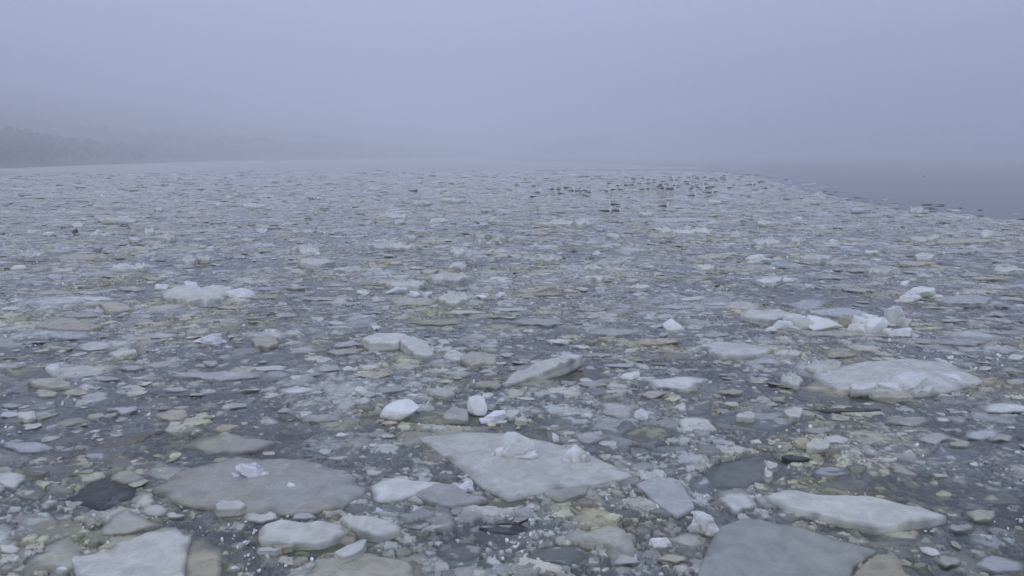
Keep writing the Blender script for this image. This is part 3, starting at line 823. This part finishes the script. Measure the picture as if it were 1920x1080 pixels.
# ------------------------------------------------------------------ loose plates and crumbs lying on the brash
def sample_field(n, r0, r1, seed, power=1.0, drift=0.0):
    rs = np.random.RandomState(seed)
    r = r0 * (r1 / r0) ** (rs.rand(n) ** power); a = rs.uniform(R(-39), R(39), n)
    x, y = r * np.sin(a), r * np.cos(a)
    k = in_field(x, y)
    if drift:                                             # a few pieces drift off the edge onto the open water
        k = k | (in_field(x - 4.0, y - 2.5) & (rs.rand(n) < drift))
    x, y, r = x[k], y[k], r[k]
    ok = np.ones(len(x), bool)
    for f in FL:
        idx = np.nonzero(ok & (np.hypot(x - f['c'][0], y - f['c'][1]) < f['r'] + .05))[0]
        if len(idx):
            ok[idx] = ~inside_floe(x[idx] - f['c'][0], y[idx] - f['c'][1], f, 1.04)
    return x[ok], y[ok], r[ok], rs


def plate_cloud(x, y, rs, rad, z, th, tilt, nk):
    n = len(x)
    a = (np.arange(nk)[None] + rs.uniform(-.3, .3, (n, nk))) / nk * 2 * np.pi + rs.uniform(0, 6, (n, 1))
    rr2 = rad[:, None] * rs.uniform(.72, 1.15, (n, nk))
    asp = rs.uniform(.55, 1, (n, 1)); rot = rs.uniform(0, 3.14, (n, 1))
    lx, ly = np.cos(a) * rr2, np.sin(a) * rr2 * asp
    lx, ly = lx * np.cos(rot) - ly * np.sin(rot), lx * np.sin(rot) + ly * np.cos(rot)
    tx, ty = rs.normal(0, 1, (n, 1)) * tilt, rs.normal(0, 1, (n, 1)) * tilt
    rings = []
    for f, dz in ((.0, 0), (.93, 0), (1.0, .2), (1.02, 1.0)):
        zz = z[:, None] - th[:, None] * dz + tx * lx * f + ty * ly * f
        if f == 0:
            zz = zz[:, :1]; rings.append(np.stack([x[:, None], y[:, None], zz], -1)); continue
        rings.append(np.stack([x[:, None] + lx * f, y[:, None] + ly * f, zz], -1))
    V = np.concatenate(rings, 1)                      # n, 1+3nk, 3
    m = V.shape[1]
    base = (np.arange(n) * m)[:, None]
    k = np.arange(nk); k2 = (k + 1) % nk
    tri = (np.stack([np.zeros(nk, int), 1 + k, 1 + k2], 1)[None] + base[..., None]).reshape(-1, 3)
    qd = np.concatenate([np.stack([1 + r_ * nk + k, 1 + (r_ + 1) * nk + k, 1 + (r_ + 1) * nk + k2, 1 + r_ * nk + k2], 1) for r_ in range(2)])
    qd = (qd[None] + base[..., None]).reshape(-1, 4)
    return V.reshape(-1, 3), tri, qd, m


x, y, r, rs = sample_field(12000, 4.6, 150, 21, 0.45, 0.45)
rad = (0.02 + 0.006 * r ** 0.85) * rs.uniform(.5, 1.8, len(x)) ** 1.3
z = rs.uniform(-.008, .012, len(x)) + np.clip(r / 80, 0, 1) * rs.uniform(0, .07, len(x))
V, t3, q4, m = plate_cloud(x, y, rs, rad, z, rs.uniform(.005, .018, len(x)), 0.07, 6)
tc = np.repeat(rs.uniform(.6, 1.4, (len(x), 1)) * np.array([[1, 1, 1]]) + rs.uniform(-.03, .04, (len(x), 3)), m, 0)
tag(raw_mesh('loose_ice_plates', V, [t3, q4], M['brash'], color=tc.astype(np.float32), smooth=False, thin=np.tile(np.concatenate([[0], np.full(6, .15), np.full(6, .7), np.full(6, .8)]), len(x)) * np.repeat(rs.rand(len(x)), m)),
    'countless small loose ice plates lying over the slush', 'ice plates', kind='stuff')
x, y, r, rs = sample_field(11000, 4.6, 70, 33)
dens = fbm(x * 0.9, y * 0.9, 61, 3)
kk = dens > 0.5
x, y, r = x[kk], y[kk], r[kk]
rad = (0.005 + 0.0008 * r) * rs.uniform(.4, 1.7, len(x)) ** 1.2
V, t3, q4, m = plate_cloud(x, y, rs, rad, rs.uniform(.006, .02, len(x)) + rad * .4, rad * 1.0, 0.5, 5)
tc = np.repeat(rs.uniform(.8, 1.15, (len(x), 1)) * np.ones((1, 3)), m, 0)
tag(raw_mesh('ice_crumbs', V, [t3, q4], M['crumbs'], color=tc.astype(np.float32), smooth=False),
    'scattered bright crumbs of glassy ice glinting on the slush', 'ice crumbs', kind='stuff')

# ------------------------------------------------------------------ unbroken ice sheet beyond the rubble, shore, hill and wood
sh = [gp(a, b) for a, b in ((-900, 325), (-300, 321), (0, 316), (180, 309), (400, 302), (850, 297))]
near_e = [gp(a, b) for a, b in ((850, 323), (640, 323), (300, 323), (0, 323), (-900, 327))]
x1, y1 = gp(1120, 306); x2, y2 = gp(1340, 316); x3, y3 = gp(1000, 319.5)
poly = sh + [(x1, y1), (x2, y2), (x3, y3)] + near_e
pts = np.array(poly)
c0 = pts.mean(0)
top = np.column_stack([pts, np.full(len(pts), 0.02)]); bot_ = np.column_stack([pts, np.full(len(pts), -0.2)])
k = np.arange(len(pts)); k2 = (k + 1) % len(pts); nn = len(pts)
tag(raw_mesh('frozen_lake', np.vstack([top, bot_]), [k[::-1].reshape(1, -1), np.stack([k, k2, k2 + nn, k + nn], 1)], M['sheet'], smooth=False), kind='structure')

# shore terrain: height grows with the distance inland from the waterline
wl = np.array([gp(a, b) for a, b in ((-900, 325), (-500, 321.5), (-300, 320), (0, 316), (180, 309), (400, 302), (850, 297), (1000, 295.6))])
wl = np.vstack([[wl[0][0] - 30, wl[0][1] - 120], wl])
HX, HY = np.meshgrid(np.arange(-685, 160, 7.0), np.arange(-60, 880, 7.0), indexing='ij')


def inland(x, y):
    best = np.full(x.shape, 1e9); side = np.zeros(x.shape)
    for (ax, ay), (bx, by) in zip(wl[:-1], wl[1:]):
        ex, ey = bx - ax, by - ay
        t_ = np.clip(((x - ax) * ex + (y - ay) * ey) / (ex * ex + ey * ey), 0, 1)
        dx, dy = x - ax - t_ * ex, y - ay - t_ * ey
        d = np.hypot(dx, dy)
        sg = np.sign(ex * (y - ay) - ey * (x - ax))
        m_ = d < best
        side = np.where(m_, sg, side); best = np.where(m_, d, best)
    return best * side


def hill_z(x, y):
    d = inland(x, y)
    return np.interp(d, [-9, -1, 3, 16, 60, 160, 300, 450], [-2.0, -.25, 1.4, 3.5, 7, 19, 38, 60]) + np.clip(d / 40, 0, 1) * fbm(x * .02, y * .02, 40, 3) * 3


HZ = hill_z(HX, HY)
n0, n1 = HX.shape
i = np.arange(n0 - 1)[:, None] * n1 + np.arange(n1 - 1)[None]
q = np.stack([i, i + n1, i + n1 + 1, i + 1], -1)
q = q[(HZ[:-1, :-1] > -1.5) | (HZ[1:, 1:] > -1.5)]
tag(raw_mesh('hill', np.stack([HX, HY, HZ], -1).reshape(-1, 3), [q.reshape(-1, 4)], plain('hill_soil', (0.035, 0.04, 0.035), .9)), kind='structure')

rs = np.random.RandomState(5)
cards = []
nt_ = 7000
bx_ = rs.uniform(-560, 60, 60000); by_ = rs.uniform(0, 640, 60000)
dd = inland(bx_, by_)
kk = (dd > 2) & (dd < 300) & (rs.rand(60000) < np.exp(-dd / 150))
bx_, by_ = bx_[kk][:nt_], by_[kk][:nt_]
nt_ = len(bx_)
bz_ = hill_z(bx_, by_)
hts = rs.uniform(1.5, 3.6, nt_)
K = 32
u = rs.rand(nt_, K); zz = 0.12 + 0.88 * u
rad = hts[:, None] * 0.75 * np.sqrt(np.clip(1.02 - u, 0, 1)) * rs.uniform(.3, 1, (nt_, K)) + .15
an = rs.uniform(0, 6.283, (nt_, K))
cxx = bx_[:, None] + np.cos(an) * rad; cyy_ = by_[:, None] + np.sin(an) * rad; czz = bz_[:, None] + hts[:, None] * zz
P = np.stack([cxx, cyy_, czz], -1).reshape(-1, 3)
s_ = rs.uniform(.35, .9, (len(P), 1))
d1 = rs.normal(size=P.shape); d1 /= np.linalg.norm(d1, axis=1)[:, None]
d2 = rs.normal(size=P.shape); d2 -= (d1 * d2).sum(1)[:, None] * d1; d2 /= np.linalg.norm(d2, axis=1)[:, None]
V = np.stack([P - d1 * s_, P - d2 * s_ * .6, P + d1 * s_, P + d2 * s_ * .6], 1).reshape(-1, 3)
tr_v = []
TK = []
for j in range(nt_):
    b0 = len(V) + 8 * j
    for zq, rq in ((-0.3, .22), (hts[j] * .85, .05)):
        for aq in (0, 1.57, 3.14, 4.71):
            tr_v.append((bx_[j] + math.cos(aq) * rq, by_[j] + math.sin(aq) * rq, bz_[j] + zq))
    for aq in range(4):
        TK.append((b0 + aq, b0 + (aq + 1) % 4, b0 + 4 + (aq + 1) % 4, b0 + 4 + aq))
faces = np.concatenate([np.arange(len(V)).reshape(-1, 4), np.array(TK)])
tag(raw_mesh('wood', np.vstack([V, np.array(tr_v)]), [faces], plain('fir_needles', (0.035, 0.04, 0.035), .8), smooth=False),
    'dark far-off wood on the left shore fading into fog', 'wood', kind='stuff')

# ------------------------------------------------------------------ gulls
gm = [plain('gull_white', (0.82, 0.82, 0.80)), plain('gull_grey', (0.03, 0.033, 0.04)), plain('gull_black', (0.02, 0.02, 0.022)), plain('gull_bill', (0.6, 0.4, 0.08), .4), plain('gull_leg', (0.45, 0.27, 0.24), .5)]


def gull_mesh(name, lift, turn=0.0, upright=0.0):
    """body, neck, head and bill as one loft along the spine; x forward"""
    prof = [(-.335, .150, .006, .004), (-.30, .150, .030, .008), (-.24, .145, .042, .020), (-.17, .135, .058, .046), (-.09, .122, .073, .066), (-.01, .118, .078, .074),
            (.06, .128, .072, .073), (.11, .150, .058, .062), (.140, .185, .043, .046), (.155, .220, .034, .036), (.168, .250, .033, .034), (.188, .272, .034, .033), (.212, .276, .027, .026),
            (.230, .270, .013, .014), (.250, .266, .009, .010), (.270, .260, .006, .009), (.279, .252, .002, .003)]
    prof = [(a, b + max(0, a + .05) * upright, c, d) for a, b, c, d in prof]
    n = 12
    co, fc, mi = [], [], []
    P_ = np.array(prof)
    T_ = np.gradient(P_[:, :2], axis=0)
    for i_, (x_, z_, ry, rz) in enumerate(prof):
        t_ = T_[i_] / np.linalg.norm(T_[i_])
        nx_, nz_ = -t_[1], t_[0]
        k_ = max(0, (x_ - .13) / .12)
        for j in range(n):
            a = 2 * math.pi * j / n
            u_, v_ = math.cos(a) * ry, math.sin(a) * rz
            px_, py_, pz_ = x_ + nx_ * v_, u_, z_ + nz_ * v_
            if x_ > .16 and turn:
                dx_, dy_ = px_ - .168, py_
                px_, py_ = .168 + dx_ * math.cos(turn) - dy_ * math.sin(turn), dx_ * math.sin(turn) + dy_ * math.cos(turn)
            co.append((px_, py_, pz_ + lift))
    for i_ in range(len(prof) - 1):
        for j in range(n):
            fc.append((i_ * n + j, i_ * n + (j + 1) % n, (i_ + 1) * n + (j + 1) % n, (i_ + 1) * n + j))
            up = 0 <= j < n // 2
            xm = prof[i_][0]
            mi.append(3 if xm > .225 else 1 if (up and -.25 < xm < .10) else 2 if (up and xm <= -.29) else 0)
    fc.append(tuple(range(n))[::-1]); mi.append(0)
    fc.append(tuple((len(prof) - 1) * n + j for j in range(n))); mi.append(3)
    # folded wings: tapered lofts along each flank, crossing to black tips over the tail
    for s in (-1, 1):
        wp = [(.095, .045, .150, .006, .010), (.06, .064, .155, .014, .034), (-.02, .070, .155, .017, .048), (-.12, .058, .160, .016, .040), (-.22, .035, .165, .012, .022), (-.30, .018, .168, .008, .012), (-.39, .006, .170, .003, .004)]
        b0 = len(co)
        for (x_, y_, z_, ry, rz) in wp:
            for j in range(8):
                a = 2 * math.pi * j / 8
                co.append((x_, s * (y_ + math.cos(a) * ry), z_ + math.sin(a) * rz + lift))
        for i_ in range(len(wp) - 1):
            for j in range(8):
                f_ = (b0 + i_ * 8 + j, b0 + i_ * 8 + (j + 1) % 8, b0 + (i_ + 1) * 8 + (j + 1) % 8, b0 + (i_ + 1) * 8 + j)
                fc.append(f_ if s > 0 else f_[::-1]); mi.append(2 if wp[i_][0] < -.2 else 1)
    if lift > .02:                                      # standing: legs and webbed feet
        for s in (-1, 1):
            b0 = len(co)
            for zq, rq, xq in ((lift + .075, .012, -.01), (lift + .03, .006, -.005), (0.008, .005, .0)):
                for j in range(6):
                    a = 2 * math.pi * j / 6
                    co.append((xq + math.cos(a) * rq, s * .03 + math.sin(a) * rq, zq))
            for i_ in range(2):
                for j in range(6):
                    fc.append((b0 + i_ * 6 + j, b0 + i_ * 6 + (j + 1) % 6, b0 + (i_ + 1) * 6 + (j + 1) % 6, b0 + (i_ + 1) * 6 + j)); mi.append(4)
            b1 = len(co)
            co += [(-.01, s * .03, .008), (.055, s * .03 - .028, .002), (.06, s * .03, .002), (.055, s * .03 + .028, .002), (.0, s * .03, .016)]
            fc += [(b1, b1 + 1, b1 + 4), (b1 + 1, b1 + 2, b1 + 4), (b1 + 2, b1 + 3, b1 + 4), (b1 + 3, b1, b1 + 4)]; mi += [4] * 4
    for s in (-1, 1):                                   # eyes
        b0 = len(co)
        ex, ey, ez = .200, s * .031, .282 + (.24 * upright)
        if turn:
            dx_, dy_ = ex - .168, ey
            ex, ey = .168 + dx_ * math.cos(turn) - dy_ * math.sin(turn), dx_ * math.sin(turn) + dy_ * math.cos(turn)
        for dx_, dy_, dz_ in ((.006, 0, 0), (-.006, 0, 0), (0, .006, 0), (0, -.006, 0), (0, 0, .006), (0, 0, -.006)):
            co.append((ex + dx_, ey + dy_, ez + dz_ + lift))
        for a_, b_, c_ in ((0, 2, 4), (2, 1, 4), (1, 3, 4), (3, 0, 4), (2, 0, 5), (1, 2, 5), (3, 1, 5), (0, 3, 5)):
            fc.append((b0 + a_, b0 + b_, b0 + c_)); mi.append(2)
    me = bpy.data.meshes.new(name)
    me.from_pydata(co, [], fc)
    for m_ in gm: me.materials.append(m_)
    me.polygons.foreach_set('material_index', mi)
    me.polygons.foreach_set('use_smooth', [True] * len(fc))
    me.update()
    return me


GM = [gull_mesh('gull', -.04), gull_mesh('gull', .10), gull_mesh('gull', .10, turn=.9), gull_mesh('gull', .12, upright=.2), gull_mesh('gull', -.04, turn=-1.0)]


def gull(px, py, pose, yaw, scale=1.0, label=None, group=None):
    x, y = gp(px, py, 0.09)
    o = bpy.data.objects.new('gull', GM[pose])
    scale *= 1.12
    C.objects.link(o)
    o.location = (x, y, 0.09)
    o.rotation_euler = (0, 0, R(yaw)); o.scale = (scale, scale * 1.2, scale * 1.3)
    tag(o, label, 'gull', group)
    return o


gull(1138, 403, 0, 8, 1.1, 'large sitting gull facing right, left one of the close pair', 'large gulls nearest the camera')
gull(1157, 402, 4, 20, 1.0, 'large sitting gull with bright head, right one of the close pair', 'large gulls nearest the camera')
gull(1148, 398, 3, 170, .95, 'white-headed gull standing just behind the close pair', 'large gulls nearest the camera')
gull(1246, 393, 0, 15, 1.05, 'large dark-backed gull sitting alone left of a pale green floe', 'large gulls nearest the camera')
gull(780, 372, 3, 10, 1.2, 'lone upright gull standing far left of the flock')
fl = [(135, 278), (165, 213), (187, 245), (285, 223), (298, 243), (340, 222), (335, 252), (383, 237), (430, 262), (462, 257), (495, 236), (533, 230), (558, 243),
      (680, 233), (715, 248), (690, 195), (762, 193), (768, 222), (810, 212), (945, 155), (890, 183), (925, 178), (870, 210), (855, 198), (945, 222), (985, 218), (975, 160), (1005, 172),
      (1025, 165), (1010, 185), (985, 178), (1050, 220), (1075, 160), (1080, 178), (1105, 180), (1100, 212), (1085, 240), (1110, 238), (1140, 245), (1160, 245), (1165, 210), (1180, 205),
      (1130, 215), (1060, 210), (1200, 130), (1180, 147), (1150, 168), (1145, 143), (1245, 185), (1268, 180), (1280, 218), (1300, 215), (1280, 145), (1298, 135), (1330, 207), (1340, 140),
      (1350, 207), (1385, 200), (1402, 206), (1420, 200), (1437, 202), (1425, 158), (1396, 225), (1414, 222), (1400, 242), (1425, 275), (1440, 270), (1475, 165), (1520, 130), (1500, 150),
      (1530, 165), (1555, 230), (1590, 187), (1640, 140), (1720, 185), (1718, 207), (1745, 187), (1768, 183), (1830, 213), (1750, 128), (1300, 295)]
rg = random.Random(3)
secs = [(0, 600, 'straggling left end of the flock'), (600, 830, 'gap left of the dense flock'), (830, 1215, 'dense middle of the flock'), (1215, 1460, 'right part of the flock'), (1460, 2000, 'far right end of the flock')]
words = ['leftmost', 'second', 'third', 'fourth', 'fifth', 'sixth', 'seventh', 'eighth', 'ninth', 'tenth', 'eleventh', 'twelfth', 'thirteenth', 'fourteenth', 'fifteenth', 'sixteenth', 'seventeenth',
         'eighteenth', 'nineteenth', 'twentieth', 'twenty-first', 'twenty-second', 'twenty-third', 'twenty-fourth', 'twenty-fifth', 'twenty-sixth', 'twenty-seventh', 'twenty-eighth', 'twenty-ninth', 'thirtieth', 'thirty-first']
for lo, hi, where in secs:
    sub = sorted([p for p in fl if lo <= p[0] < hi])
    for i_, (a, b) in enumerate(sub):
        w_ = words[i_] if i_ == 0 else words[i_] + ' from left'
        pose = rg.choice([0, 0, 1, 1, 2, 4, 3])
        gull(960 + a / 3.84, 300 + (b + 7) / 3.84, pose, rg.choice([0, 180, 10, -25, 200, 160, 60]) + rg.uniform(-20, 20), rg.uniform(.95, 1.15),
             '%s %s gull in the %s' % (w_, ['sitting', 'standing', 'standing', 'standing', 'sitting'][pose], where), 'gulls resting along the far ice edge')
o = gull(1734, 329, 0, 30, .8, 'tiny dark bird floating alone on the open water')
o.location.z = -.02; o['category'] = 'bird'

# ------------------------------------------------------------------ haze
hm, t = new_mat('haze_air')
out = N(t, 'ShaderNodeOutputMaterial')
pv = N(t, 'ShaderNodeVolumePrincipled')
pv.inputs['Color'].default_value = (0.985, 0.99, 1.0, 1)
pv.inputs['Density'].default_value = FOG
pv.inputs['Anisotropy'].default_value = 0.25
t.links.new(pv.outputs[0], out.inputs['Volume'])
hz = box('haze', -700, 700, -150, 900, -3.5, 84, hm)
tag(hz, 'pale blue-grey fog hanging over the whole lake', 'haze', kind='stuff')
